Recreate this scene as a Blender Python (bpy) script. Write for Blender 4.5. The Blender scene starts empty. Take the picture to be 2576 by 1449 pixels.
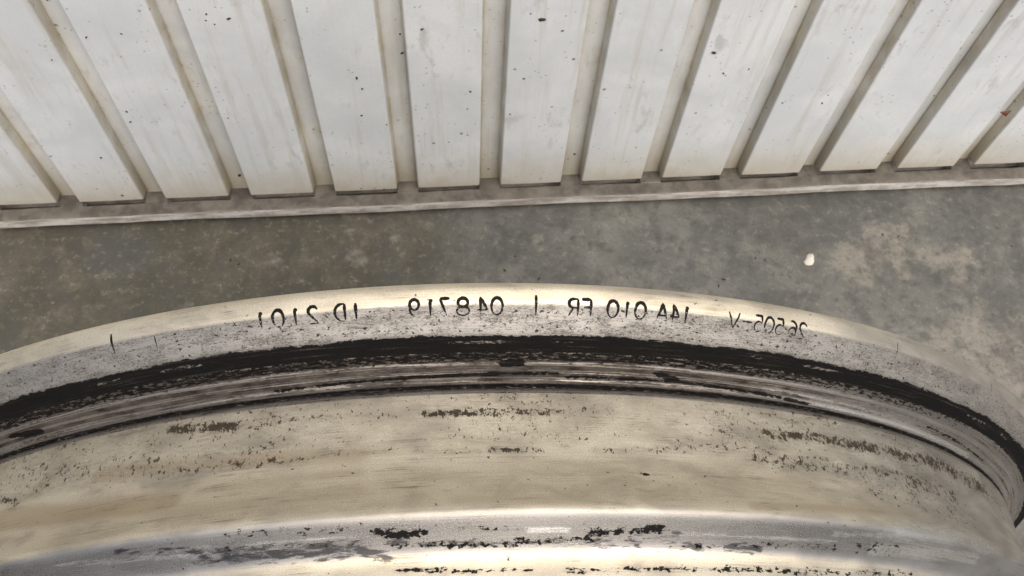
import bpy, bmesh, math, random
import numpy as np
from mathutils import Matrix, Vector

scene = bpy.context.scene
col = scene.collection

# ------------------------------------------------------------------ camera
HC = 0.6622                                   # camera height above the floor
PIT, ROL, YAW = math.radians(63.721), math.radians(-5.324), math.radians(9.073)
fw = Vector((math.sin(YAW)*math.cos(PIT), math.cos(YAW)*math.cos(PIT), -math.sin(PIT)))
rt0 = Vector((math.cos(YAW), -math.sin(YAW), 0.0))
dn0 = fw.cross(rt0)
rt = math.cos(ROL)*rt0 + math.sin(ROL)*dn0
dn = -math.sin(ROL)*rt0 + math.cos(ROL)*dn0
cam = bpy.data.cameras.new('camera')
cam.sensor_width = 36.0
cam.lens = 36.0*2400/2576
cam.clip_start = 0.01
cam.clip_end = 200
cam.dof.use_dof = True
cam.dof.focus_distance = 0.225
cam.dof.aperture_fstop = 95
camo = bpy.data.objects.new('camera', cam)
col.objects.link(camo)
m = Matrix.Identity(4)
for i in range(3):
    m[i][0], m[i][1], m[i][2] = rt[i], -dn[i], -fw[i]
m[2][3] = HC
camo.matrix_world = m
scene.camera = camo

# ------------------------------------------------------------------ light
SUN_EL, SUN_AZ = math.radians(62), math.radians(158)   # azimuth clockwise from +Y
w = bpy.data.worlds.new('World')
scene.world = w
w.use_nodes = True
nt = w.node_tree
sky = nt.nodes.new('ShaderNodeTexSky')
sky.sky_type = 'NISHITA'
sky.sun_disc = False
sky.sun_elevation = SUN_EL
sky.sun_rotation = SUN_AZ
sky.air_density = 1.0
sky.dust_density = 6.0
sky.ozone_density = 1.0
nt.links.new(sky.outputs[0], nt.nodes['Background'].inputs[0])
nt.nodes['Background'].inputs[1].default_value = 0.13
sun = bpy.data.lights.new('sun', 'SUN')
sun.energy = 1.35
sun.angle = math.radians(70)
sun.color = (1.0, 0.975, 0.93)
suno = bpy.data.objects.new('sun', sun)
col.objects.link(suno)
sd = Vector((math.sin(SUN_AZ)*math.cos(SUN_EL), math.cos(SUN_AZ)*math.cos(SUN_EL), math.sin(SUN_EL)))
suno.rotation_euler = sd.to_track_quat('Z', 'Y').to_euler()
suno.location = (1, 1, 3)
scene.view_settings.view_transform = 'Standard'
scene.view_settings.look = 'None'
scene.view_settings.exposure = 0.48
scene.view_settings.gamma = 1.0
scene.cycles.use_denoising = True
scene.cycles.max_bounces = 5
scene.cycles.diffuse_bounces = 3
scene.cycles.glossy_bounces = 3

# ------------------------------------------------------------------ node helpers
class NT:
    def __init__(s, name):
        s.mat = bpy.data.materials.new(name); s.mat.use_nodes = True
        s.t = s.mat.node_tree; s.t.nodes.clear()
        s.out = s.t.nodes.new('ShaderNodeOutputMaterial')
        s.b = s.t.nodes.new('ShaderNodeBsdfPrincipled')
        s.t.links.new(s.b.outputs[0], s.out.inputs[0])
    def n(s, kind): return s.t.nodes.new(kind)
    def put(s, sock, v):
        if isinstance(v, bpy.types.NodeSocket): s.t.links.new(v, sock)
        elif v is not None: sock.default_value = v
    def math(s, op, a, b=None, c=None, clamp=False):
        n = s.n('ShaderNodeMath'); n.operation = op; n.use_clamp = clamp
        s.put(n.inputs[0], a)
        if b is not None: s.put(n.inputs[1], b)
        if c is not None: s.put(n.inputs[2], c)
        return n.outputs[0]
    def mul(s, a, b): return s.math('MULTIPLY', a, b)
    def add(s, a, b): return s.math('ADD', a, b)
    def sub(s, a, b): return s.math('SUBTRACT', a, b)
    def mx(s, a, b): return s.math('MAXIMUM', a, b)
    def step(s, v, a, b, lo=0.0, hi=1.0):
        n = s.n('ShaderNodeMapRange'); n.interpolation_type = 'SMOOTHSTEP'
        s.put(n.inputs[0], v); s.put(n.inputs[1], a); s.put(n.inputs[2], b)
        s.put(n.inputs[3], lo); s.put(n.inputs[4], hi)
        return n.outputs[0]
    def lin(s, v, a, b, lo=0.0, hi=1.0):
        n = s.n('ShaderNodeMapRange')
        s.put(n.inputs[0], v); s.put(n.inputs[1], a); s.put(n.inputs[2], b)
        s.put(n.inputs[3], lo); s.put(n.inputs[4], hi)
        return n.outputs[0]
    def mix(s, f, a, b, mode='MIX'):
        n = s.n('ShaderNodeMix'); n.data_type = 'RGBA'; n.blend_type = mode
        s.put(n.inputs[0], f)
        s.put(n.inputs[6], a if isinstance(a, bpy.types.NodeSocket) else (*a, 1))
        s.put(n.inputs[7], b if isinstance(b, bpy.types.NodeSocket) else (*b, 1))
        return n.outputs[2]
    def attr(s, name):
        n = s.n('ShaderNodeAttribute'); n.attribute_name = name
        return n.outputs['Fac']
    def uv(s):
        n = s.n('ShaderNodeUVMap'); n.uv_map = 'UVMap'; return n.outputs[0]
    def pos(s): return s.n('ShaderNodeNewGeometry').outputs['Position']
    def mapv(s, v, scale=(1,1,1), loc=(0,0,0)):
        n = s.n('ShaderNodeMapping'); s.put(n.inputs[0], v)
        n.inputs['Scale'].default_value = scale; n.inputs['Location'].default_value = loc
        return n.outputs[0]
    def noise(s, v, scale=1.0, detail=3.0, rough=0.55, dist=0.0):
        n = s.n('ShaderNodeTexNoise'); s.put(n.inputs['Vector'], v)
        n.inputs['Scale'].default_value = scale; n.inputs['Detail'].default_value = detail
        n.inputs['Roughness'].default_value = rough; n.inputs['Distortion'].default_value = dist
        return n.outputs['Fac']
    def voro(s, v, scale=1.0, feature='F1', rnd=1.0):
        n = s.n('ShaderNodeTexVoronoi'); s.put(n.inputs['Vector'], v); n.feature = feature
        n.inputs['Scale'].default_value = scale; n.inputs['Randomness'].default_value = rnd
        return n.outputs['Distance']
    def sep(s, v):
        n = s.n('ShaderNodeSeparateXYZ'); s.put(n.inputs[0], v); return n.outputs
    def bump(s, h, strength, dist=0.001):
        n = s.n('ShaderNodeBump'); s.put(n.inputs['Height'], h)
        s.put(n.inputs['Strength'], strength); n.inputs['Distance'].default_value = dist
        s.t.links.new(n.outputs[0], s.b.inputs['Normal'])
    def fin(s, color, rough, metal=0.0, spec=None):
        s.put(s.b.inputs['Base Color'], color if isinstance(color, bpy.types.NodeSocket) else (*color, 1))
        s.put(s.b.inputs['Roughness'], rough); s.put(s.b.inputs['Metallic'], metal)
        if spec is not None: s.put(s.b.inputs['Specular IOR Level'], spec)
        return s.mat

# ------------------------------------------------------------------ materials
def mat_concrete():
    k = NT('concrete'); p = k.pos()
    tan, dark, brn = k.attr('tan'), k.attr('dark'), k.attr('brown')
    big = k.noise(p, 9.0, 5, 0.6, 0.4)
    mid = k.noise(k.mapv(p, loc=(3, 7, 1)), 38.0, 5, 0.65, 0.6)
    fine = k.noise(p, 420.0, 4, 0.7)
    c = k.mix(k.step(k.add(k.mul(big, .6), k.mul(mid, .4)), .38, .62), (0.080, 0.080, 0.070), (0.150, 0.147, 0.127))
    brownc = k.mix(k.step(mid, .35, .65), (0.050, 0.045, 0.028), (0.088, 0.078, 0.053))
    c = k.mix(k.step(k.add(brn, k.mul(k.sub(big, .5), 1.2)), .25, .75), c, brownc)
    dm = k.step(k.sub(k.mul(dark, 1.1), k.mul(mid, .9)), -.2, .35)
    c = k.mix(k.mul(dm, .5), c, (0.062, 0.066, 0.064))
    tm = k.step(k.add(k.mul(tan, .75), k.mul(k.sub(mid, .5), 2.2)), .20, .75)
    tt = k.step(k.noise(k.mapv(p, loc=(1, 2, 3)), 130.0, 4, .7), .3, .65)
    c = k.mix(k.mul(tm, k.lin(tt, 0, 1, .14, .58)), c, (0.29, 0.26, 0.21))
    # small dark drips and pale grit
    v = k.voro(k.mapv(p, loc=(.3, .1, 0)), 46.0)
    drop = k.mul(k.step(v, .30, .12), k.step(k.noise(p, 6.0, 2), .52, .62))
    c = k.mix(k.mul(drop, .55), c, (0.05, 0.052, 0.05))
    grit = k.step(k.noise(k.mapv(p, loc=(9, 9, 9)), 300.0, 3, .7), .63, .72)
    c = k.mix(k.mul(grit, .38), c, (0.30, 0.28, 0.235))
    pits = k.step(k.noise(k.mapv(p, loc=(4, 1, 9)), 180.0, 3, .6), .33, .26)
    c = k.mix(k.mul(pits, .6), c, (0.045, 0.043, 0.036))
    # faint long scratches
    sc = k.noise(k.mapv(p, (60, 900, 1), (2, 2, 0)), 1.0, 2, .5, 1.5)
    c = k.mix(k.mul(k.step(sc, .66, .74), .25), c, (0.27, 0.265, 0.24))
    # hair cracks
    wv = k.n('ShaderNodeVectorMath'); wv.operation = 'ADD'
    nn = k.n('ShaderNodeTexNoise'); k.put(nn.inputs['Vector'], p); nn.inputs['Scale'].default_value = 22; nn.inputs['Detail'].default_value = 4
    sc2 = k.n('ShaderNodeVectorMath'); sc2.operation = 'SCALE'; k.put(sc2.inputs[0], nn.outputs['Color']); sc2.inputs['Scale'].default_value = .05
    k.put(wv.inputs[0], p); k.put(wv.inputs[1], sc2.outputs[0])
    cr = k.voro(wv.outputs[0], 5.2, 'DISTANCE_TO_EDGE')
    crm = k.mul(k.step(cr, .008, .002), k.mul(k.step(big, .46, .56), k.step(k.sep(p)[0], .30, .40)))
    c = k.mix(k.mul(crm, .4), c, (0.045, 0.045, 0.042))
    mot = k.noise(k.mapv(p, loc=(6, 2, 4)), 55.0, 6, .68, .15)
    m2 = k.noise(k.mapv(p, loc=(2, 4, 8)), 150.0, 6, .75, .1)
    c = k.mix(k.mul(k.step(m2, .53, .68), .55), c, (0.25, 0.225, 0.172))
    c = k.mix(k.mul(k.step(m2, .47, .33), .7), c, (0.045, 0.043, 0.034))
    c = k.mix(k.mul(k.step(mot, .52, .32), .7), c, (0.055, 0.055, 0.048))
    c = k.mix(k.mul(k.step(mot, .54, .74), .3), c, (0.25, 0.235, 0.195))
    c = k.mix(k.lin(fine, .3, .7, .30, 0), c, (0.05, 0.05, 0.045))
    k.bump(k.add(k.mul(fine, .5), mid), .35, .0012)
    return k.fin(c, k.lin(mid, .3, .7, .62, .85))

def mat_paint():
    k = NT('white_gate_paint'); p = k.pos(); xyz = k.sep(p); z = xyz[2]
    side = k.attr('side')
    cloud = k.noise(p, 16.0, 5, .6, .5)
    mid = k.noise(k.mapv(p, (1, 1, .45)), 90.0, 5, .65, .3)
    fine = k.noise(p, 700.0, 3, .7)
    c = k.mix(k.step(cloud, .3, .7), (0.60, 0.63, 0.635), (0.72, 0.745, 0.745))
    c = k.mix(k.lin(fine, .35, .7, .0, .16), c, (0.42, 0.42, 0.41))
    # runs of washed-down dirt
    run = k.noise(k.mapv(p, (1, 1, .06)), 150.0, 4, .6)
    c = k.mix(k.mul(k.step(run, .50, .72), .42), c, (0.47, 0.445, 0.385))
    smudge = k.mul(k.step(mid, .54, .70), k.step(cloud, .42, .6))
    c = k.mix(k.mul(smudge, .62), c, (0.40, 0.40, 0.385))
    # splash dirt near the bottom
    low = k.step(k.add(z, k.mul(k.sub(mid, .5), .05)), .085, .012)
    c = k.mix(k.mul(low, .68), c, (0.44, 0.39, 0.28))
    low2 = k.step(k.add(z, k.mul(k.sub(mid, .5), .03)), .040, .018)
    c = k.mix(k.mul(k.mul(low2, k.step(cloud, .4, .6)), .4), c, (0.36, 0.30, 0.20))
    # ochre grime packed in the folds
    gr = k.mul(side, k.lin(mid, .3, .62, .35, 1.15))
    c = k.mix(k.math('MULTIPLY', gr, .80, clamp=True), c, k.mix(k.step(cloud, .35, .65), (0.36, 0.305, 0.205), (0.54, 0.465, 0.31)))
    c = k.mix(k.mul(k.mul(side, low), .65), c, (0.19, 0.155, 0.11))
    # tiny fly specks
    sp = k.voro(p, 95.0)
    spm = k.mul(k.step(sp, .15, .07), k.step(k.noise(k.mapv(p, loc=(5, 5, 5)), 30.0, 2), .565, .62))
    c = k.mix(k.mul(spm, .8), c, (0.10, 0.095, 0.085))
    sp2 = k.voro(k.mapv(p, loc=(.7, .2, .4)), 210.0)
    spm2 = k.mul(k.step(sp2, .20, .08), k.step(k.noise(k.mapv(p, loc=(2, 8, 5)), 45.0, 2), .50, .60))
    c = k.mix(k.mul(spm2, .65), c, (0.22, 0.21, 0.19))
    k.bump(k.add(k.mul(fine, .25), mid), .12, .001)
    return k.fin(c, k.lin(mid, .3, .7, .42, .62), 0.0, .4)

def mat_rail():
    k = NT('dusty_rail_paint'); p = k.pos()
    g = k.n('ShaderNodeNewGeometry'); nz = k.sep(g.outputs['Normal'])[2]
    mid = k.noise(p, 70.0, 5, .65, .3); fine = k.noise(p, 500.0, 4, .7)
    lng = k.noise(k.mapv(p, (1, 6, 6)), 26.0, 4, .6)
    c = k.mix(k.step(k.add(k.mul(lng, .6), k.mul(mid, .4)), .40, .60), (0.30, 0.265, 0.22), (0.60, 0.575, 0.53))
    c = k.mix(k.mul(k.step(fine, .52, .68), .55), c, (0.30, 0.25, 0.20))
    dust = k.step(k.add(nz, k.mul(k.sub(mid, .5), 1.3)), .12, .72)
    c = k.mix(dust, c, k.mix(k.step(mid, .3, .7), (0.060, 0.054, 0.044), (0.145, 0.128, 0.104)))
    k.bump(k.add(fine, mid), .4, .0008)
    return k.fin(c, .75)

def mat_rim():
    k = NT('worn_rim_metal'); uv = k.uv()      # uv in centimetres: arc, profile
    rub, brn, blk, wht, org, face, bead, warm_refl = [k.attr(a) for a in ('rub', 'brn', 'blk', 'wht', 'org', 'face', 'bead', 'warm_refl')]; smr = k.attr('smr'); slp = k.attr('slp')
    n1 = k.noise(k.mapv(uv, (6.5, 7.5, 1)), 1.0, 4, .62, .5)
    n2 = k.noise(k.mapv(uv, (15, 8, 1), (3, 5, 0)), 1.0, 3, .65, .8)
    nrub = k.noise(k.mapv(uv, (5, 15, 1), (7, 1, 0)), 1.0, 6, .72, .6)
    streak = k.noise(k.mapv(uv, (.45, 17, 1), (1, 9, 0)), 1.0, 5, .65)
    lines = k.noise(k.mapv(uv, (.5, 45, 1), (1, 2, 0)), 1.0, 2, .5)
    fine = k.noise(k.mapv(uv, (30, 36, 1)), 1.0, 3, .7, 1.0)
    grain = k.noise(k.mapv(uv, (26, 46, 1)), 1.0, 3, .75)
    cloud = k.noise(k.mapv(uv, (.55, 1.3, 1)), 1.0, 5, .62, .5)
    worm = k.noise(k.mapv(uv, (9, 22, 1), (4, 4, 0)), 1.0, 4, .7, 1.6)
    # silver paint; warm reflection painted in as cream on lip, shelf and well
    clump = k.noise(k.mapv(uv, (1.3, 2.6, 1), (6, 3, 0)), 1.0, 3, .6, .3)
    c = k.mix(k.step(cloud, .3, .7), (0.27, 0.27, 0.27), (0.37, 0.37, 0.37))
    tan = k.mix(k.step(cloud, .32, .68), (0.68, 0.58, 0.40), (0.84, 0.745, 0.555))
    c = k.mix(k.math('ADD', k.mul(warm_refl, 1.0), k.mul(k.sub(cloud, .5), k.mul(warm_refl, 1.6)), clamp=True), c, tan)
    c = k.mix(k.mul(slp, .9), c, k.mix(k.step(cloud, .3, .7), (0.135, 0.132, 0.126), (0.20, 0.196, 0.19)))  # slope darkened so the base colour carries its dull reflection
    om = k.step(k.add(org, k.mul(k.sub(cloud, .5), 1.4)), .2, .9)
    c = k.mix(k.mul(om, .62), c, (0.47, 0.335, 0.185))
    c = k.mix(face, c, k.mix(k.step(clump, .35, .65), (0.25, 0.243, 0.225), (0.34, 0.33, 0.305)))  # flange face greyed in the base colour for its dimmer reflection
    c = k.mix(k.math('MULTIPLY', bead, 1.4, clamp=True), c, k.mix(k.step(nrub, .35, .65), (0.12, 0.103, 0.088), (0.34, 0.32, 0.29)))
    c = k.mix(k.lin(grain, .34, .66, .0, .55), c, (0.22, 0.19, 0.14))
    c = k.mix(k.lin(grain, .54, .70, .0, .45), c, (0.70, 0.67, 0.60))
    c = k.mix(k.mul(k.step(lines, .52, .70), .11), c, (0.15, 0.13, 0.10))
    c = k.mix(k.mul(k.step(lines, .44, .30), .08), c, (0.66, 0.63, 0.56))
    c = k.mix(k.mul(k.mul(k.step(lines, .60, .68), k.step(clump, .46, .62)), .5), c, (0.10, 0.08, 0.055))
    # half-transparent brown smears
    sme = k.mul(k.step(k.add(k.mul(streak, .55), k.mul(clump, .45)), .53, .66), warm_refl)
    c = k.mix(k.mul(sme, .34), c, (0.15, 0.118, 0.075))
    rough = k.sub(k.add(k.lin(cloud, .3, .7, .33, .46), k.lin(grain, .3, .7, -.08, .10)), k.mul(k.mx(slp, k.math('MULTIPLY', bead, .8)), .10))
    rough = k.add(rough, k.mul(face, .12))
    # brighter, smoother streaks
    wm = k.step(k.add(wht, k.mul(k.sub(k.add(k.mul(nrub, .5), k.mul(streak, .5)), .5), 2.6)), .30, .9)
    c = k.mix(k.mul(wm, .5), c, (0.70, 0.68, 0.62))
    rough = k.sub(rough, k.mul(wm, .12))
    # etched speckle on the flange face
    wk = k.mul(k.step(k.add(worm, k.mul(k.sub(clump, .5), .35)), .50, .42), face)
    c = k.mix(k.mul(wk, .72), c, (0.075, 0.066, 0.054))
    fstk = k.mul(k.mul(k.step(streak, .54, .64), k.step(nrub, .42, .6)), face)
    c = k.mix(k.mul(fstk, .55), c, (0.11, 0.098, 0.08))
    pit = k.mul(k.step(k.noise(k.mapv(uv, (9, 11, 1), (8, 3, 0)), 1.0, 2, .5), .635, .665), k.math('MULTIPLY', face, 1.0, clamp=True))
    # flecks
    cl = k.lin(clump, .3, .7, .62, 1.25)
    brn_ = k.mul(brn, cl); blk_ = k.mul(blk, cl)
    nf = k.add(k.mul(n1, .55), k.mul(n2, .45))
    bm = k.mul(k.step(k.sub(nf, k.lin(brn_, 0, 1, .675, .37)), -.015, .02), k.step(brn, .03, .1))
    smear = k.mul(k.math('MULTIPLY', brn_, k.step(nrub, .30, .62), clamp=True), .85)
    nk = k.add(k.mul(nrub, .45), k.mul(n1, .55))
    km = k.mul(k.step(k.sub(nk, k.lin(blk_, 0, 1, .66, .30)), -.01, .02), k.step(blk, .03, .1))
    ksm = k.mul(k.math('MULTIPLY', blk_, k.step(streak, .38, .6), clamp=True), .6)
    stray = k.step(k.noise(k.mapv(uv, (6, 8, 1), (2, 8, 0)), 1.0, 3, .6), .68, .71)
    rt_ = k.n('ShaderNodeMapping'); k.put(rt_.inputs[0], uv); rt_.inputs['Rotation'].default_value = (0, 0, .9); rt_.inputs['Scale'].default_value = (2.2, 9, 1)
    brush = k.noise(rt_.outputs[0], 1.0, 5, .68, .4)
    sm_ = k.mul(k.step(k.add(smr, k.mul(k.sub(brush, .5), 3.4)), .30, .85), k.step(smr, .02, .2))
    c = k.mix(k.mul(sm_, .88), c, (0.035, 0.034, 0.035))
    # bead seat scoring and rubber film
    nb = k.add(k.mul(streak, .55), k.mul(nrub, .45))
    bs = k.mul(k.step(k.sub(nb, k.lin(bead, 0, 1, .66, .38)), -.04, .05), k.step(bead, .04, .12))
    bs = k.mul(bs, k.lin(clump, .3, .7, .72, 1.05))
    nr = k.add(k.mul(nrub, .8), k.mul(fine, .2))
    rm = k.mul(k.step(k.sub(nr, k.lin(rub, 0, 1, .72, .26)), -.012, .025), k.step(rub, .02, .06))
    c = k.mix(k.mx(smear, ksm), c, (0.10, 0.085, 0.062))
    c = k.mix(k.mul(k.math('MULTIPLY', rub, k.step(nrub, .30, .55), clamp=True), .8), c, (0.050, 0.044, 0.038))
    c = k.mix(k.mul(k.mx(bm, k.mul(stray, .9)), .95), c, k.mix(n2, (0.006, 0.0045, 0.003), (0.045, 0.033, 0.021)))
    c = k.mix(k.mul(bs, .96), c, k.mix(cloud, (0.006, 0.0045, 0.004), (0.030, 0.019, 0.015)))
    dark = k.mx(k.mx(rm, km), k.mul(pit, .9))
    scuff = k.mul(k.step(streak, .55, .68), k.step(fine, .42, .6))
    c = k.mix(k.mul(dark, .985), c, k.mix(k.mul(scuff, .85), k.mix(fine, (0.0015, 0.0015, 0.0015), (0.009, 0.0086, 0.008)), (0.06, 0.056, 0.052)))
    dirt = k.math('MAXIMUM', k.mx(dark, k.mul(bs, .97)), k.mx(k.mul(bm, .97), k.mul(wk, .5)), clamp=True)
    rough = k.math('ADD', rough, k.mul(dirt, .25), clamp=True)
    metal = k.lin(dirt, 0, 1, .80, .0)
    k.bump(k.add(k.mul(grain, .5), k.mul(streak, bead)), .3, .0006)
    return k.fin(c, rough, metal, k.lin(dirt, 0, 1, .4, .05))

def mat_flat(name, c, rough=.6, metal=0.0, amp=.35, scale=300.0, spec=.3):
    k = NT(name); n = k.noise(k.pos(), scale, 3, .6)
    col_ = k.mix(n, tuple(x*(1-amp) for x in c), tuple(min(1, x*(1+amp)) for x in c))
    return k.fin(col_, rough, metal, spec)

M_CON, M_PAINT, M_RAIL, M_RIM = mat_concrete(), mat_paint(), mat_rail(), mat_rim()
def mat_ink():
    k = NT('stamped_black'); p = k.pos(); wr = k.attr('wear')
    n = k.noise(p, 1500.0, 4, .7)
    m_ = k.step(k.add(n, k.mul(wr, .11)), .64, .75)
    c = k.mix(m_, k.mix(n, (0.003, 0.003, 0.003), (0.012, 0.011, 0.010)), (0.30, 0.285, 0.25))
    return k.fin(c, .6, k.mul(m_, .7), .1)
M_INK = mat_ink()
M_SPECK = mat_flat('dark_speck', (0.035, 0.032, 0.027), .8)
M_CHIP = mat_flat('white_chip', (0.55, 0.52, 0.46), .7, 0, .22, 500)
M_LEAF = mat_flat('red_brown_leaf', (0.11, 0.038, 0.022), .7)
M_CAST = mat_flat('cast_alloy', (0.55, 0.53, 0.48), .45, .9, .12)

# ------------------------------------------------------------------ mesh helpers
def mesh_obj(name, verts, faces, mat, parent=None, smooth=True):
    me = bpy.data.meshes.new(name)
    me.from_pydata([tuple(v) for v in verts], [], faces)
    me.materials.append(mat)
    if smooth: me.polygons.foreach_set('use_smooth', [True]*len(me.polygons))
    me.update()
    o = bpy.data.objects.new(name, me); col.objects.link(o)
    if parent: o.parent = parent
    return o
def fattr(me, name, arr):
    a = me.attributes.new(name, 'FLOAT', 'POINT')
    a.data.foreach_set('value', np.asarray(arr, dtype=np.float32))
def empty(name, loc):
    o = bpy.data.objects.new(name, None); col.objects.link(o); o.location = loc
    o.empty_display_size = .05
    return o

LET=[('1',-10.65,29.6,32.8),('0',-9.65,29.6,32.4),('1',-8.65,29.6,32.4),('2',-7.65,29.6,32.8),('.',-6.90,31.2,32.4),('D',-6.15,29.2,32.4),('I',-5.25,29.2,32.8),('9',-2.00,30.0,32.0),('1',-1.10,30.0,32.4),('7',-0.30,29.6,32.8),('8',0.70,29.6,32.4),('4',1.80,29.6,32.4),('0',2.60,29.6,32.4),('R',6.95,29.6,33.2),('F',7.70,29.2,33.2),('0',9.25,29.2,32.8),('1',10.10,29.6,32.4),('0',10.90,29.2,32.4),('A',12.25,29.2,32.8),('4',13.05,29.2,32.8),('1',13.75,29.2,32.4),('V',16.85,29.2,32.0),('-',17.75,30.4,31.6),('5',18.55,29.2,32.4),('0',19.30,29.6,32.0),('5',20.05,29.2,32.4),('6',21.00,29.2,32.4),('2',21.75,29.2,32.0),]
TICK=[(-19.85,28.4,33.2),(-17.10,30.8,34.0),(4.80,28.4,33.2),(29.75,28.0,32.8),(41.40,28.0,32.4),]
ST=[
('b',[(-18.0,57.6),(-16.0,58.4),(-13.6,59.2)],1.20,0.80),
('b',[(-13.6,59.2),(-12.0,60.4),(-10.7,60.0)],0.60,0.45),
('b',[(-12.1,58.4),(-7.8,59.6),(-3.4,60.4)],0.60,0.45),
('b',[(-1.7,60.4),(1.4,60.4),(4.6,60.4)],0.60,0.80),
('b',[(4.9,60.4),(8.9,60.0)],1.00,0.55),
('b',[(8.9,59.2),(10.4,59.6)],1.80,0.30),
('b',[(-32.0,52.1),(-24.8,59.6),(-17.8,62.4)],6.97,0.33),
('b',[(-32.1,59.2),(-26.2,62.8),(-20.4,66.0),(-16.1,68.8)],4.20,0.36),
('b',[(-31.4,65.6),(-29.6,68.4)],1.00,0.60),
('b',[(-18.8,68.4),(-16.1,68.8),(-13.0,68.8),(-9.0,69.6)],1.20,0.50),
('b',[(-23.4,56.0),(-18.3,56.4),(-16.1,56.4)],4.77,0.28),
('b',[(-8.1,68.8),(-3.8,68.8)],0.80,0.35),
('b',[(-2.2,69.6),(1.4,70.4)],0.60,0.35),
('b',[(2.3,70.0),(4.9,70.0)],0.60,0.60),
('b',[(8.6,70.0),(15.1,68.8),(19.2,67.2)],0.80,0.42),
('b',[(13.8,67.6),(19.5,67.2)],1.40,0.40),
('b',[(19.6,57.2),(23.5,56.4),(27.0,56.8)],2.00,0.38),
('b',[(20.4,62.8),(24.8,61.6),(28.9,61.6)],1.80,0.70),
('b',[(28.9,61.6),(33.2,61.2),(37.4,60.4)],2.00,0.65),
('b',[(37.4,60.4),(42.4,60.8),(47.3,61.6)],2.80,0.62),
('b',[(19.3,69.6),(23.1,69.2),(27.7,68.8)],2.60,0.50),
('b',[(27.7,68.8),(32.2,68.8),(39.3,69.2)],3.00,0.50),
('b',[(29.0,73.2),(35.5,74.0),(40.6,75.6)],5.80,0.36),
('k',[(-4.1,90.0),(-3.0,90.8),(-1.9,90.4)],1.00,0.65),
('k',[(-1.9,89.6),(0.7,89.6),(4.1,90.8)],0.60,0.30),
('k',[(7.5,91.2),(8.9,91.2),(11.7,90.4)],1.00,0.62),
('s',[(-14.6,91.6),(-10.0,92.8),(-5.5,93.6)],1.80,0.75),
('s',[(-5.5,93.6),(-4.0,95.6)],1.00,0.80),
('k',[(-13.1,90.8),(-8.8,91.6),(-4.8,92.4)],0.60,0.35),
('k',[(-3.3,93.2),(0.1,93.6),(3.4,94.0)],0.80,0.50),
('k',[(3.4,93.2),(8.0,93.2)],0.80,0.42),
('s',[(13.5,94.0),(14.2,94.4)],1.00,0.85),
('s',[(16.2,94.0),(18.1,94.4)],1.00,0.85),
('k',[(12.8,94.4),(18.6,93.6)],0.60,0.42),
('k',[(18.6,93.2),(23.9,92.4)],0.80,0.40),
('k',[(-12.9,87.2),(-8.4,88.4),(-4.0,88.8)],1.00,0.35),
('k',[(-3.3,98.4),(1.1,99.2),(4.1,99.2)],0.40,0.60),
('k',[(6.3,99.6),(12.8,99.2),(20.9,98.8)],0.60,0.50),
('k',[(20.9,98.8),(31.4,96.4)],0.80,0.40),
('k',[(25.5,91.6),(29.0,91.2)],2.00,0.40),
('w',[(29.2,86.4),(35.0,84.0),(39.2,84.4)],3.20,0.80),
('w',[(27.2,92.0),(32.1,90.8),(37.7,89.6)],1.80,0.80),
('w',[(23.6,89.2),(28.6,88.0)],0.60,0.70),
('w',[(-18.7,89.2),(-9.9,90.4),(-5.4,90.8)],0.30,0.60),
('w',[(-23.6,89.2),(-14.6,91.6),(-10.0,92.0)],0.60,0.60),
('w',[(21.1,49.3),(27.1,50.1),(36.0,50.9),(44.8,51.7)],1.38,0.95),
('k',[(37.3,48.3),(41.6,48.7),(47.6,49.7)],0.30,0.62),
('k',[(7.2,50.1),(14.3,49.7),(20.3,50.5),(24.7,51.3)],0.39,0.75),
('k',[(-10.8,50.5),(-3.4,49.7),(6.4,49.0)],0.40,0.70),
('s',[(-3.7,92.4),(1.2,93.6),(6.1,93.6)],0.60,0.60),
('s',[(7.5,92.4),(12.8,92.0)],1.40,0.45),
('s',[(6.8,94.0),(10.4,94.4)],0.60,0.60),
('s',[(-19.4,88.4),(-14.1,90.4)],0.80,0.50),
('w',[(8.0,95.6),(12.9,95.2),(16.7,94.4)],0.30,0.70),
('w',[(4.1,90.8),(6.3,90.8)],0.40,0.90),
('w',[(12.7,91.6),(17.9,91.6),(23.8,91.2)],0.40,0.60),
('k',[(3.2,46.0),(4.0,46.0)],1.00,1.00),
('k',[(2.3,49.3),(2.6,49.3)],0.73,1.00),
('k',[(13.1,47.9),(14.1,49.3)],0.93,1.00),
('k',[(-29.3,48.7),(-28.3,49.0)],0.93,0.95),
('k',[(-30.6,47.9),(-29.6,48.3)],0.57,0.90),
('o',[(-30.6,72.0),(-23.4,75.6),(-17.1,76.4)],3.00,1.00),
('o',[(17.8,84.0),(27.4,81.6)],1.40,0.60),
('o',[(-16.7,80.8),(-11.9,80.0),(-5.5,79.2)],2.60,0.50),
('o',[(-22.7,66.4),(-13.0,68.4),(-5.7,69.6)],2.40,0.70),
('o',[(-5.7,68.8),(1.4,69.6)],1.40,0.40),
('o',[(-15.2,74.8),(-5.6,74.0)],1.40,0.50),
('o',[(0.1,83.6),(7.9,84.0)],1.80,0.50),
('o',[(25.7,81.2),(31.7,79.6)],2.20,0.50),
('k',[(11.1,75.6),(11.3,76.0)],0.30,0.80),
]
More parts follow.
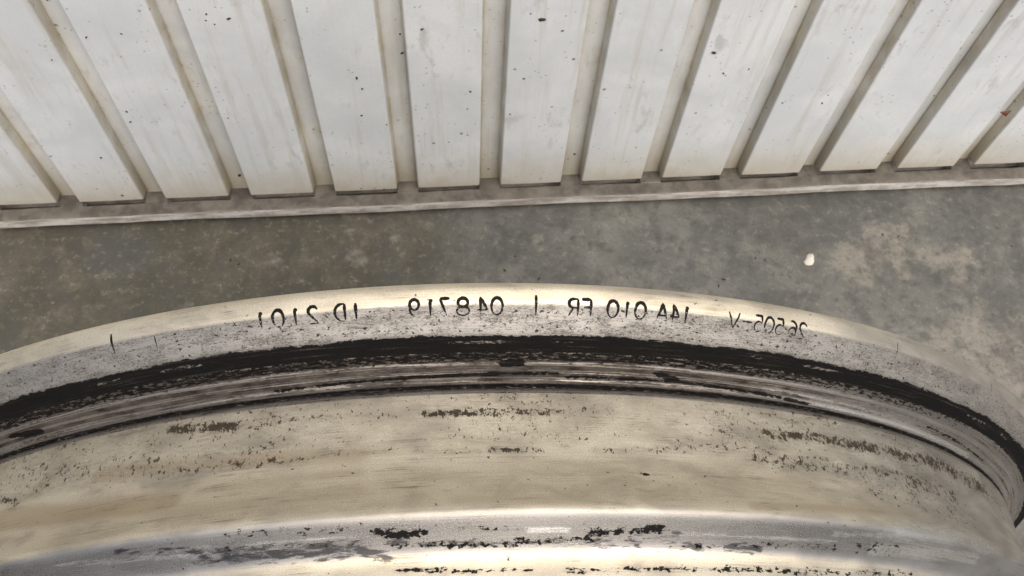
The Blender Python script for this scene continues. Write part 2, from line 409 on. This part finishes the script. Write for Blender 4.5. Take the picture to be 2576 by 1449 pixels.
WS= [(-0.1201, 0.2185, 9), (-0.132, 0.223, 5), (-0.1335, 0.2177, 4), (-0.2066, 0.2061, 4), (-0.1852, 0.2082, 4), (-0.0063, 0.2042, 5), (0.0678, 0.2098, 13), (0.0811, 0.1992, 5), (0.0601, 0.2154, 3), (-0.0509, 0.1594, 6), (-0.0484, 0.1481, 5), (-0.0516, 0.119, 5), (-0.0353, 0.1073, 3), (0.0235, 0.1412, 5), (0.0593, 0.1532, 5), (0.0515, 0.1146, 4), (0.1025, 0.0612, 6), (-0.0198, 0.1827, 6), (-0.0201, 0.2005, 4), (-0.1492, 0.0503, 9), (-0.1418, 0.1217, 4), (-0.2061, 0.1327, 5), (-0.2071, 0.1212, 5), (-0.2402, 0.0805, 5), (-0.2415, 0.0296, 6), (0.1835, 0.1732, 9), (0.1955, 0.1515, 5), (0.2121, 0.1552, 4), (0.2471, 0.116, 5), (0.2782, 0.1234, 4), (0.277, 0.1143, 5), (0.3054, 0.207, 3), (-0.0438, 0.0231, 4), (-0.2169, 0.2376, 3), (0.1488, 0.067, 3), (0.3589, 0.1179, 3), (-0.234, 0.1867, 3), (-0.1292, 0.2141, 4)]
FS= [(0.0471, 0.3385, 7), (0.0729, 0.3295, 7), (0.2185, 0.3212, 7), (0.2134, 0.3156, 6), (0.247, 0.3385, 5), (0.3681, 0.3521, 4), (0.3555, 0.3546, 5), (0.2546, 0.3363, 4), (-0.1646, 0.3586, 6), (-0.1755, 0.3644, 4), (-0.1583, 0.3548, 5), (0.0558, 0.3504, 4), (0.4594, 0.3381, 4)]
TAN= [(0.3265, 0.3306, 55), (0.3475, 0.3495, 50), (0.3606, 0.336, 45), (0.363, 0.3197, 30), (0.3867, 0.3346, 40), (0.4032, 0.3229, 55), (0.4151, 0.3295, 40), (0.37, 0.3594, 30), (0.3319, 0.3126, 28), (0.4109, 0.2503, 120), (0.4308, 0.2328, 80), (0.3723, 0.2591, 60), (-0.0387, 0.3714, 28), (-0.0668, 0.3552, 60), (-0.0729, 0.3786, 22), (-0.128, 0.3549, 40), (-0.0328, 0.3569, 18), (0.1467, 0.3801, 40), (0.0744, 0.3655, 40)]
DARK= [(0.2348, 0.3249, 60), (0.2278, 0.3395, 30), (0.2181, 0.3581, 60), (0.2397, 0.3003, 60), (0.1657, 0.3535, 70), (0.3369, 0.3742, 120), (0.4179, 0.3626, 80), (0.19, 0.3238, 40), (0.0424, 0.36, 60), (-0.2497, 0.3684, 80)]

# ------------------------------------------------------------------ floor
def axis(lo, hi, step, far):
    a = list(np.arange(lo, hi+1e-9, step)); s = step; x = lo
    left = []
    while x > -far:
        s *= 1.7; x -= s; left.append(max(x, -far))
    s = step; x = a[-1]; right = []
    while x < far:
        s *= 1.7; x += s; right.append(min(x, far))
    return np.array(sorted(set(left)) + a + sorted(set(right)))
gx, gy = axis(-.42, .60, .004, 30), axis(.0, .46, .004, 30)
XX, YY = np.meshgrid(gx, gy)
nx, ny = len(gx), len(gy)
fl_v = np.c_[XX.ravel(), YY.ravel(), np.zeros(nx*ny)]
fl_f = [(j*nx+i, j*nx+i+1, (j+1)*nx+i+1, (j+1)*nx+i) for j in range(ny-1) for i in range(nx-1)]
floor = mesh_obj('floor', fl_v, fl_f, M_CON)
floor['kind'] = 'structure'
floor['label'] = 'stained grey brown concrete floor'
def blobs(lst, k=1/3000.0):
    f = np.zeros(nx*ny)
    for x, y, s in lst:
        r = s*k
        d = np.hypot((fl_v[:, 0]-x)/r, (fl_v[:, 1]-y)/(r*.8))
        f = np.maximum(f, np.clip(1.25-d*.75, 0, 1))
    return f
fattr(floor.data, 'tan', blobs([(x, y, q if x > .3 else q*.45) for x, y, q in TAN]))
fattr(floor.data, 'dark', blobs(DARK))
fattr(floor.data, 'brown', np.clip((.13-fl_v[:, 0])/.26, 0, 1))

rng = random.Random(4)
def chunk(name, r, h, mat, parent=None, n=7, squash=.7, seed=0):
    g = random.Random(seed); bm = bmesh.new()
    rot = g.uniform(0, 6.28)
    ring = []
    for i in range(n):
        a = 2*math.pi*i/n; q = r*g.uniform(.55, 1.1)
        x, y = q*math.cos(a), q*squash*math.sin(a)
        ring.append((x*math.cos(rot)-y*math.sin(rot), x*math.sin(rot)+y*math.cos(rot)))
    b = [bm.verts.new((x, y, -.0001)) for x, y in ring]
    t = [bm.verts.new((x*.8, y*.8, h*g.uniform(.5, 1))) for x, y in ring]
    c = bm.verts.new((0, 0, h))
    for i in range(n):
        j = (i+1) % n
        bm.faces.new((b[i], b[j], t[j], t[i])); bm.faces.new((t[i], t[j], c))
    me = bpy.data.meshes.new(name); bm.to_mesh(me); bm.free()
    me.materials.append(mat); me.polygons.foreach_set('use_smooth', [True]*len(me.polygons))
    o = bpy.data.objects.new(name, me); col.objects.link(o)
    if parent: o.parent = parent
    return o
for i, (x, y, s) in enumerate(FS):
    o = chunk('dirt_speck', s*.00030, .0008, M_SPECK, floor, seed=i, squash=.5)
    o.location = (x, y, 0.0)
chip = chunk('paint_chip', .0066, .0022, M_CHIP, None, 11, .8, 21)
chip.location = (.2910, .3350, 0.0)
chip['label'] = 'small white chip lying on the concrete floor right of centre'
chip['category'] = 'chip'

# ------------------------------------------------------------------ gate
D = .4033                                       # distance of the panel faces from the camera's foot
PW, GW, X0 = .08022/.5*D, .0210546/.5*D, .0380711/.5*D
ZB, ZT = .022, .95
GD = .0090
i0, i1 = -13, 17
XA, XB = X0+(i0-5)*PW*1.0, X0+(i1-5)*PW
gate = empty('ribbed_gate', ((XA+XB)/2, D, 0))
gate['label'] = 'white ribbed metal gate with dirty grooves standing on the concrete'
gate['category'] = 'gate'
GL = Vector(gate.location)
hw = (PW-GW)/2
# one folded panel: front, rounded bends, sloped sides, sheet thickness
def panel_mesh():
    sec = []                                     # (x, y(depth from face), side)
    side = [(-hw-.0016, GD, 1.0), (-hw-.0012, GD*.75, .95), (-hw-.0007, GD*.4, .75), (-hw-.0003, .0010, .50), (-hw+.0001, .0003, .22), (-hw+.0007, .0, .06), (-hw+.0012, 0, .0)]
    sec += side
    for q in np.linspace(-hw+.009, hw-.009, 6): sec.append((q, -.00015*math.cos(q/hw*1.5), 0))
    sec += [(-x, y, s) for x, y, s in reversed(side)]
    inner = [(x*(1-.0010/hw) if abs(x) > hw-.004 else x, min(y+.0011, GD), .8) for x, y, s in reversed(sec)]
    ring = sec + inner
    zs = [ZB, ZB+.0006, ZB+.012, ZB+.05, ZB+.12, ZB+.25, ZB+.5, ZT]
    vs, at = [], []
    for zi, z in enumerate(zs):
        for x, y, s in ring:
            vs.append((x, y + (.0004 if zi == 0 else 0), z)); at.append(s)
    n = len(ring)
    fs = [(a*n+i, a*n+(i+1) % n, (a+1)*n+(i+1) % n, (a+1)*n+i) for a in range(len(zs)-1) for i in range(n)]
    m2 = len(sec)
    for base in (0, (len(zs)-1)*n):
        for i in range(m2-1):
            q = (base+i, base+i+1, base+n-2-i, base+n-1-i)
            fs.append(q if base else q[::-1])
    return vs, fs, at
pv, pf, pa = panel_mesh()
first = None
for i in range(i0, i1+1):
    xc = X0+(i-5)*PW-hw
    if first is None:
        o = mesh_obj('panel', pv, pf, M_PAINT, gate, False); fattr(o.data, 'side', pa); first = o
    else:
        o = first.copy(); col.objects.link(o); o.parent = gate
    o.location = (xc-GL.x, rng.uniform(-.0003, .0003), rng.uniform(-.0004, .0004))
    o.rotation_euler = (0, rng.uniform(-.0012, .0012), 0)
# backing sheet: dirty seams beside the panels
bvs, bfs, bat = [], [], []
xs = []
for i in range(i0, i1+2):
    xr = X0+(i-6)*PW
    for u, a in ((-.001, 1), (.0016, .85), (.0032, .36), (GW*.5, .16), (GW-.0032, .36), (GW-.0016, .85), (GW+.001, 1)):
        xs.append((xr+u, a))
for z in (.0172, .05, .1, .25, .5, ZT-.002):
    for x, a in xs:
        bvs.append((x-GL.x, GD+.0006, z)); bat.append(a)
nb = len(xs)
front_count = len(bvs)
bfs = [(r*nb+i, r*nb+i+1, (r+1)*nb+i+1, (r+1)*nb+i) for r in range(5) for i in range(nb-1)]
for v in list(bvs): bvs.append((v[0], v[1]+.0015, v[2])); bat.append(1)
bfs += [tuple(q+front_count for q in f)[::-1] for f in bfs]
bs = mesh_obj('backing_sheet', bvs, bfs, M_PAINT, gate, smooth=False); fattr(bs.data, 'side', bat)
# bottom rail: ledge, front lip, web down to the floor
sec = [(-.0100, .0072), (-.0112, .0076), (-.0117, .0086), (-.0117, .0160), (-.0112, .0174), (-.0099, .0180), (-.0012, .0180), (-.0008, .0176), (-.0008, .0072)]
rv, rf = [], []
NR = 160
rx = np.linspace(XA-.05, XB+.03, NR)
for x in rx:
    wob = .0003*math.sin(x*23)+.0002*math.sin(x*61+1)+rng.uniform(-.00012, .00012)
    for y, z in sec: rv.append((x-GL.x, y+wob*.6, z+wob))
ns = len(sec)
rf = [(a*ns+i, (a+1)*ns+i, (a+1)*ns+(i+1) % ns, a*ns+(i+1) % ns) for a in range(NR-1) for i in range(ns)]
rf += [tuple(range(ns)), tuple((NR-1)*ns+i for i in reversed(range(ns)))]
def rbox(x0, x1, y0, y1, z0, z1):
    b = len(rv)
    rv.extend([(x-GL.x, y, z) for z in (z0, z1) for y in (y0, y1) for x in (x0, x1)])
    rf.extend([tuple(b+q for q in f) for f in ((0, 2, 3, 1), (4, 5, 7, 6), (0, 1, 5, 4), (2, 6, 7, 3), (0, 4, 6, 2), (1, 3, 7, 5))])
rbox(XA-.05, XB+.03, .0112, .0240, 0, .0170)                      # web standing on the floor
for i in range(i0, i1+2):                                         # ledge tongues running into the grooves
    xr = X0+(i-6)*PW
    rbox(xr+.0004, xr+GW-.0004, -.0010, .0110, .0074, .0177)
rail = mesh_obj('bottom_rail', rv, rf, M_RAIL, gate, smooth=False)
rail['label'] = 'dusty brown bottom rail with a pale front lip'
# specks stuck on the gate
def groove_depth(x):
    u = (x-X0) % PW
    return GD+.0006 if u < GW else 0.0
for i, (x, z, s) in enumerate(WS):
    o = chunk('dirt_speck', s*.00026, .0007, M_SPECK, gate, 6, .6, 50+i)
    dy = groove_depth(x)
    o.location = (x*(D+dy)/D-GL.x, dy-.0001, z if dy == 0 else HC+(z-HC)*(D+dy)/D)
    o.rotation_euler = (math.pi/2, 0, 0)
# leaf fragment caught at a groove
lv = [(-.0045, 0, .0012), (-.001, -.0008, -.001), (.002, -.0012, -.0030), (.0030, -.0002, .0000), (.0040, .0002, .0022), (.0005, -.0012, .0010)]
lv = lv + [(a, b+.0005, c) for a, b, c in lv]
lf = [(0, 1, 5), (1, 2, 5), (2, 3, 5), (3, 4, 5), (4, 0, 5), (6, 11, 7), (7, 11, 8), (8, 11, 9), (9, 11, 10), (10, 11, 6)] + [(i, (i+1) % 5+6, (i+1) % 5) for i in range(5)] + [(i, i+6, (i+1) % 5+6) for i in range(5)]
leaf = mesh_obj('leaf_fragment', lv, lf, M_LEAF, None, False)
leaf.location = (.4249, D-.0006, .0936)
leaf['label'] = 'tiny red brown leaf fragment stuck to the gate at far right'
leaf['category'] = 'leaf'

# ------------------------------------------------------------------ wheel
AZ, EL = math.radians(1.54), math.radians(-4.60)
WS_ = 1.0044                                   # wheel size factor
CEN = Vector((.0006*WS_, .0775*WS_, HC-.4265*WS_))
wy = Vector((math.sin(AZ)*math.cos(EL), math.cos(AZ)*math.cos(EL), math.sin(EL)))
wx = wy.cross(Vector((0, 0, 1))).normalized(); wz = wx.cross(wy)
RMAX = .2335
wheel = empty('wheel_rim', (0, 0, 0))
mw = Matrix.Identity(4)
base = CEN - wz*RMAX*WS_
for i in range(3): mw[i][0], mw[i][1], mw[i][2], mw[i][3] = wx[i]*WS_, wy[i]*WS_, wz[i]*WS_, base[i]
wheel.matrix_world = mw
wheel['label'] = 'bare scuffed silver alloy wheel rim standing upright with black bead residue and stamped numbers'
wheel['category'] = 'wheel'

CTRL = [(-2.0,208),(-2.2,222),(-2.3,228),(-1.6,231.2),(-.6,232.6),(.2,233.2),(1.1,233.35),(4.2,232.55),(4.8,232.1),(5.9,231.1),(7.9,229.6),(9.8,228.0),(10.9,226.2),(11.6,224.0),(12.2,221.8),(13.0,220.3),(13.7,219.8),(13.95,218.8),(14.55,219.1),(14.85,217.7),(15.45,218.1),(15.75,216.6),(16.4,216.7),(16.8,215.1),(17.3,214.6),(17.9,215.5),(19.5,215.8),(27,216.1),(33,216.5),(36.5,217.0),(42,218.9),(47.2,221.4),(48.7,221.8),(49.9,221.3),(52.2,219.2),(55.2,216.6),(57.2,215.7),(60.2,215.4),(72,215.2)]
HID = [(95,215.2),(104,216),(112,218),(150,216),(160,218.5),(163,222),(165,230),(168,233.2),(171,231),(171.5,226),(168,214),(160,210),(110,206),(60,206),(20,207),(5,206)]
P = np.array(CTRL, float)
for _ in range(3):
    Q = [P[0]]
    for a, b in zip(P[:-1], P[1:]): Q += [a*.75+b*.25, a*.25+b*.75]
    Q.append(P[-1]); P = np.array(Q)
S = np.r_[0, np.cumsum(np.linalg.norm(np.diff(P, axis=0), axis=1))]
sv = np.unique(np.r_[np.arange(0, 20, 4), np.arange(20, 44, .5), np.arange(44, 56, .2), np.arange(56, S[-1]-.2, .8), S[-1]])
PR = np.c_[np.interp(sv, S, P[:, 0]), np.interp(sv, S, P[:, 1])]
def surf(th, s, off=0.0):
    """point of the rim surface, wheel coordinates, metres"""
    t, r = np.interp(s, S, P[:, 0]), np.interp(s, S, P[:, 1])
    t2, r2 = np.interp(s+.4, S, P[:, 0]), np.interp(s+.4, S, P[:, 1])
    t1, r1 = np.interp(s-.4, S, P[:, 0]), np.interp(s-.4, S, P[:, 1])
    dt, dr = t2-t1, r2-r1; L = math.hypot(dt, dr)
    nt_, nr = -dr/L, dt/L
    t += nt_*off; r += nr*off
    return (r*math.sin(th)/1e3, -t/1e3, r*math.cos(th)/1e3+RMAX)
PRF = np.vstack([PR, np.array(HID, float)])
sfull = np.r_[sv, sv[-1]+30*np.arange(1, len(HID)+1)]
th = np.radians(np.r_[np.arange(-62, 62, .25), np.arange(62, 298, 3.0)])
nth, npf = len(th), len(PRF)
TH, II = np.meshgrid(th, np.arange(npf))
Rm = PRF[II, 1]/1e3; Tm = PRF[II, 0]/1e3
V = np.stack([Rm*np.sin(TH), -Tm, Rm*np.cos(TH)+RMAX], -1).reshape(-1, 3)
F = [(a*nth+i, a*nth+(i+1) % nth, ((a+1) % npf)*nth+(i+1) % nth, ((a+1) % npf)*nth+i) for a in range(npf) for i in range(nth)]
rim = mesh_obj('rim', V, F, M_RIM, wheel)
bm = bmesh.new(); bm.from_mesh(rim.data); bmesh.ops.recalc_face_normals(bm, faces=bm.faces); bm.to_mesh(rim.data); bm.free()
rim.data.polygons.foreach_set('use_smooth', [True]*len(rim.data.polygons))
# uv in centimetres along the arc and along the profile
thw = np.where(th > math.pi, th-2*math.pi, th)
U = (thw[None, :]*21.6 + np.zeros((npf, 1))).ravel(); VV = (sfull[:, None]/10 + np.zeros((1, nth))).ravel()
uvl = rim.data.uv_layers.new(name='UVMap')
li = np.empty(len(rim.data.loops), dtype=np.int32); rim.data.loops.foreach_get('vertex_index', li)
uvl.data.foreach_set('uv', np.c_[U[li], VV[li]].astype(np.float32).ravel())
# stain densities and painted-reflection masks
ARC = U*10; SS = VV*10                            # millimetres
fields = {k: np.zeros(len(U)) for k in 'bkwos'}
def seg_density(pts, half):
    d = np.full(len(U), 1e9)
    q = [(math.radians(a)*216, s) for a, s in pts]
    ext = max(half*.8, .6)
    for (x0, y0), (x1, y1) in zip(q[:-1], q[1:]):
        dx, dy = x1-x0, y1-y0; L2 = dx*dx+dy*dy+1e-9
        tt = np.clip(((ARC-x0)*dx+(SS-y0)*dy)/L2, 0, 1)
        ex, ey = ARC-(x0+tt*dx), SS-(y0+tt*dy)
        d = np.minimum(d, np.hypot(ex/(half+.8), ey/(half+.25)))
    return np.clip(1.35-d*.95, 0, 1)
for kind, pts, half, dens in ST:
    fields[kind] = np.maximum(fields[kind], seg_density(pts, half)*dens)
def sm(x, a, b):
    t = np.clip((x-a)/(b-a), 0, 1); return t*t*(3-2*t)
deg = np.degrees(ARC/216)
right = sm(deg, 14, 34)
wavy = .5*np.sin(deg*.55)+.35*np.sin(deg*1.7+1)+.2*np.sin(deg*4.1)
def bandf(a, b, c_, d): return sm(SS, a, b)*(1-sm(SS, c_, d))
rub = sm(SS, 36.9+wavy*.35, 38.6+wavy*.35)*(1-sm(SS, 42.2, 44.0))
flake = bandf(38.8, 39.3, 39.8, 40.5)*np.clip(.25+.6*np.sin(deg*.31+.8)+.45*np.sin(deg*1.1), 0, 1)
far = sm(deg, 34, 46)
rub = rub*(1-.52*flake)*(1-.5*far*sm(SS, 42.0, 42.8))
rub = np.maximum(rub, bandf(42.2, 42.8, 45.0, 46.4)*(.58-.12*right)*(1-.5*far))
rub = np.maximum(rub, bandf(51.9, 52.5, 53.2, 54.0)*.66)
bead = np.zeros(len(U))
for a, b, v_ in ((43.0, 45.9, .66), (45.9, 46.7, .52), (46.7, 48.1, .88), (48.1, 48.9, .50), (48.9, 50.2, .92), (50.2, 52.0, .52), (52.0, 53.4, .84), (53.4, 55.6, .46)):
    bead = np.maximum(bead, bandf(a-.25, a+.25, b-.25, b+.25)*v_)
cen = np.exp(-(deg/26.0)**2)
bead = np.clip(bead*(1+.30*cen), 0, 1)*(1-(.42*right-.10*far)*bandf(42.5, 44, 51.5, 52.5))
face = sm(SS, 30.2+.12*wavy, 30.9+.12*wavy)*(1-sm(SS, 39.0, 41.0))
warm_refl = (1-sm(SS, 30.2, 31.0)) + sm(SS, 53.5, 56)*(1-sm(SS, 85.0, 87.6)) + sm(SS, 94.3, 96.6)  # where the warm reflection is painted; fades towards the right
warm_refl = np.clip(warm_refl, 0, 1)*(1-.62*sm(deg, 18, 42))
fields['b'] = np.maximum(fields['b'], bandf(54, 56, 66, 71)*(.26+.10*np.sin(deg*.4)))
for nm, arr in (('rub', rub), ('brn', fields['b']), ('blk', fields['k']), ('wht', fields['w']), ('org', fields['o']), ('face', face), ('bead', bead), ('warm_refl', warm_refl), ('smr', fields['s']), ('slp', bandf(86.2, 88.0, 93.3, 95.6)*(1-.75*sm(deg, 22, 34)))):
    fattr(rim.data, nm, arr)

# stamped characters, seen in mirror writing as in the photograph
def arc(cx, cy, rx, ry, a0, a1, n=14):
    return [(cx+rx*math.cos(math.radians(a0+(a1-a0)*i/n)), cy+ry*math.sin(math.radians(a0+(a1-a0)*i/n))) for i in range(n+1)]
G = {
 '0': [arc(.5, .5, .42, .5, 90, 450, 22)],
 '1': [[(.28, .80), (.55, 1)], [(.55, 1), (.55, 0)]],
 '2': [arc(.5, .72, .38, .28, 165, -30) + [(.12, .0)], [(.12, 0), (.9, 0)]],
 '4': [[(.68, 0), (.68, 1), (.08, .30)], [(.08, .30), (.95, .30)]],
 '5': [[(.88, 1), (.22, 1), (.16, .55)], [(.16, .55)] + arc(.48, .32, .40, .32, 110, -150)],
 '6': [arc(.62, .55, .5, .45, 70, 180) + [(.12, .3)], arc(.5, .3, .38, .30, 0, 360, 18)],
 '7': [[(.1, 1), (.9, 1)], [(.9, 1), (.38, 0)]],
 '8': [arc(.5, .74, .33, .26, 0, 360, 18), arc(.5, .25, .42, .26, 0, 360, 18)],
 '9': [arc(.5, .70, .38, .30, 0, 360, 18), [(.88, .70)] + arc(.38, .45, .5, .45, 0, -75)],
 'A': [[(.04, 0), (.5, 1), (.96, 0)], [(.2, .32), (.8, .32)]],
 'D': [[(.1, 0), (.1, 1)], [(.1, 1)] + arc(.3, .5, .6, .5, 90, -90) + [(.1, 0)]],
 'F': [[(.12, 0), (.12, 1)], [(.12, 1), (.92, 1)], [(.12, .52), (.72, .52)]],
 'I': [[(.5, 0), (.5, 1)]],
 'R': [[(.12, 0), (.12, 1)], [(.12, 1)] + arc(.5, .74, .40, .26, 90, -90) + [(.12, .48)], [(.5, .48), (.9, 0)]],
 'V': [[(.06, 1), (.48, 0), (.94, 1)]],
 '-': [[(.0, .5), (1, .5)]],
 '.': [[(.35, .3), (.65, .7)]],
}
WID = {'1': 1.5, 'I': 1.0, '.': .8, '-': 2.6, 'V': 3.2, 'A': 2.9, '8': 3.2, 'D': 2.7, '0': 2.9}
def glyph(name, strokes, tc, s0, s1, wmm, lw, parent, seed):
    g = random.Random(seed)
    vs, fs, wear = [], [], []
    def pt(gx_, gy_, off):
        s = s1-gy_*(s1-s0)
        a = math.radians(tc) - (gx_-.5)*wmm/231.0
        return a, s
    for st in strokes:
        dense = []
        for (x0, y0), (x1, y1) in zip(st[:-1], st[1:]):
            L = math.hypot((x1-x0)*wmm, (y1-y0)*(s1-s0)); n = max(1, int(L/.35))
            dense += [(x0+(x1-x0)*i/n, y0+(y1-y0)*i/n) for i in range(n)]
        dense.append(st[-1])
        b = len(vs); n = len(dense)
        mm = [((x-.5)*wmm, y*(s1-s0)) for x, y in dense]
        closed = math.hypot(mm[0][0]-mm[-1][0], mm[0][1]-mm[-1][1]) < .02
        for i in range(n):
            p0, p1 = mm[max(0, i-1)], mm[min(n-1, i+1)]
            if closed and i in (0, n-1): p0, p1 = mm[-2], mm[1]
            tx, ty = p1[0]-p0[0], p1[1]-p0[1]; L = math.hypot(tx, ty) or 1
            f = i/(n-1) if n > 1 else 0
            tap = 1.0 if closed else min(1, .45+2.6*min(f, 1-f))
            wd = lw*.5*tap*(.42+.62*dense[i][1])*(1.0 if tc < 15 else .78)*g.uniform(.85, 1.15)
            ox, oy = -ty/L*wd, tx/L*wd
            row = []
            for kx, off in ((-1, .012), (0, .045), (1, .012)):
                X_, Y_ = mm[i][0]+ox*kx, mm[i][1]+oy*kx
                a = math.radians(tc)-X_/231.0
                row.append(surf(a, s1-Y_, off))
            vs += row; wear += [max(0, 1-dense[i][1])*(1.0 if tc < 15 else 1.25)]*3
            if i:
                q = b+3*(i-1)
                fs += [(q, q+1, q+4, q+3), (q+1, q+2, q+5, q+4)]
    o = mesh_obj(name, vs, fs, M_INK, parent)
    fattr(o.data, 'wear', wear)
    return o
for i, (ch, tc, s0, s1) in enumerate(LET):
    if ch in '.-': s0, s1 = s0-.1, s1+.1
    else:
        s0 = 29.1; s1 = 33.0
    glyph('stamped_character', G[ch], tc, s0, s1, WID.get(ch, 2.6)*1.05, .84 if ch not in 'I' else .95, rim, i)
for i, (tc, s0, s1) in enumerate(TICK):
    glyph('stamped_tick', [[(.5, 0), (.5, .35), (.5, .7), (.5, 1)]], tc, s0, s1, 1.0, .75 if i in (0, 2) else .35, rim, 90+i)

# five cast spokes and the hub behind the hoop (turned away from the camera)
def prism(name, ring0, ring1, mat, parent):
    n = len(ring0); vs = ring0+ring1
    fs = [(i, (i+1) % n, n+(i+1) % n, n+i) for i in range(n)] + [tuple(range(n))[::-1], tuple(range(n, 2*n))]
    return mesh_obj(name, vs, fs, mat, parent, False)
def ringxy(r, n, y): return [(r*math.sin(2*math.pi*i/n), y, r*math.cos(2*math.pi*i/n)+RMAX) for i in range(n)]
prism('hub', ringxy(.072, 40, -.03), ringxy(.068, 40, -.10), M_CAST, wheel)
for k in range(5):
    a = 2*math.pi*(k+.5)/5
    def loc(u, r, y): return (r*math.sin(a)+u*math.cos(a), y, r*math.cos(a)-u*math.sin(a)+RMAX)
    r0 = [loc(u, .064, y) for u, y in ((-.024, -.040), (.024, -.040), (.018, -.085), (-.018, -.085))]
    r1 = [loc(u, .2072, y) for u, y in ((-.017, -.018), (.017, -.018), (.013, -.050), (-.013, -.050))]
    prism('spoke', r0, r1, M_CAST, wheel)
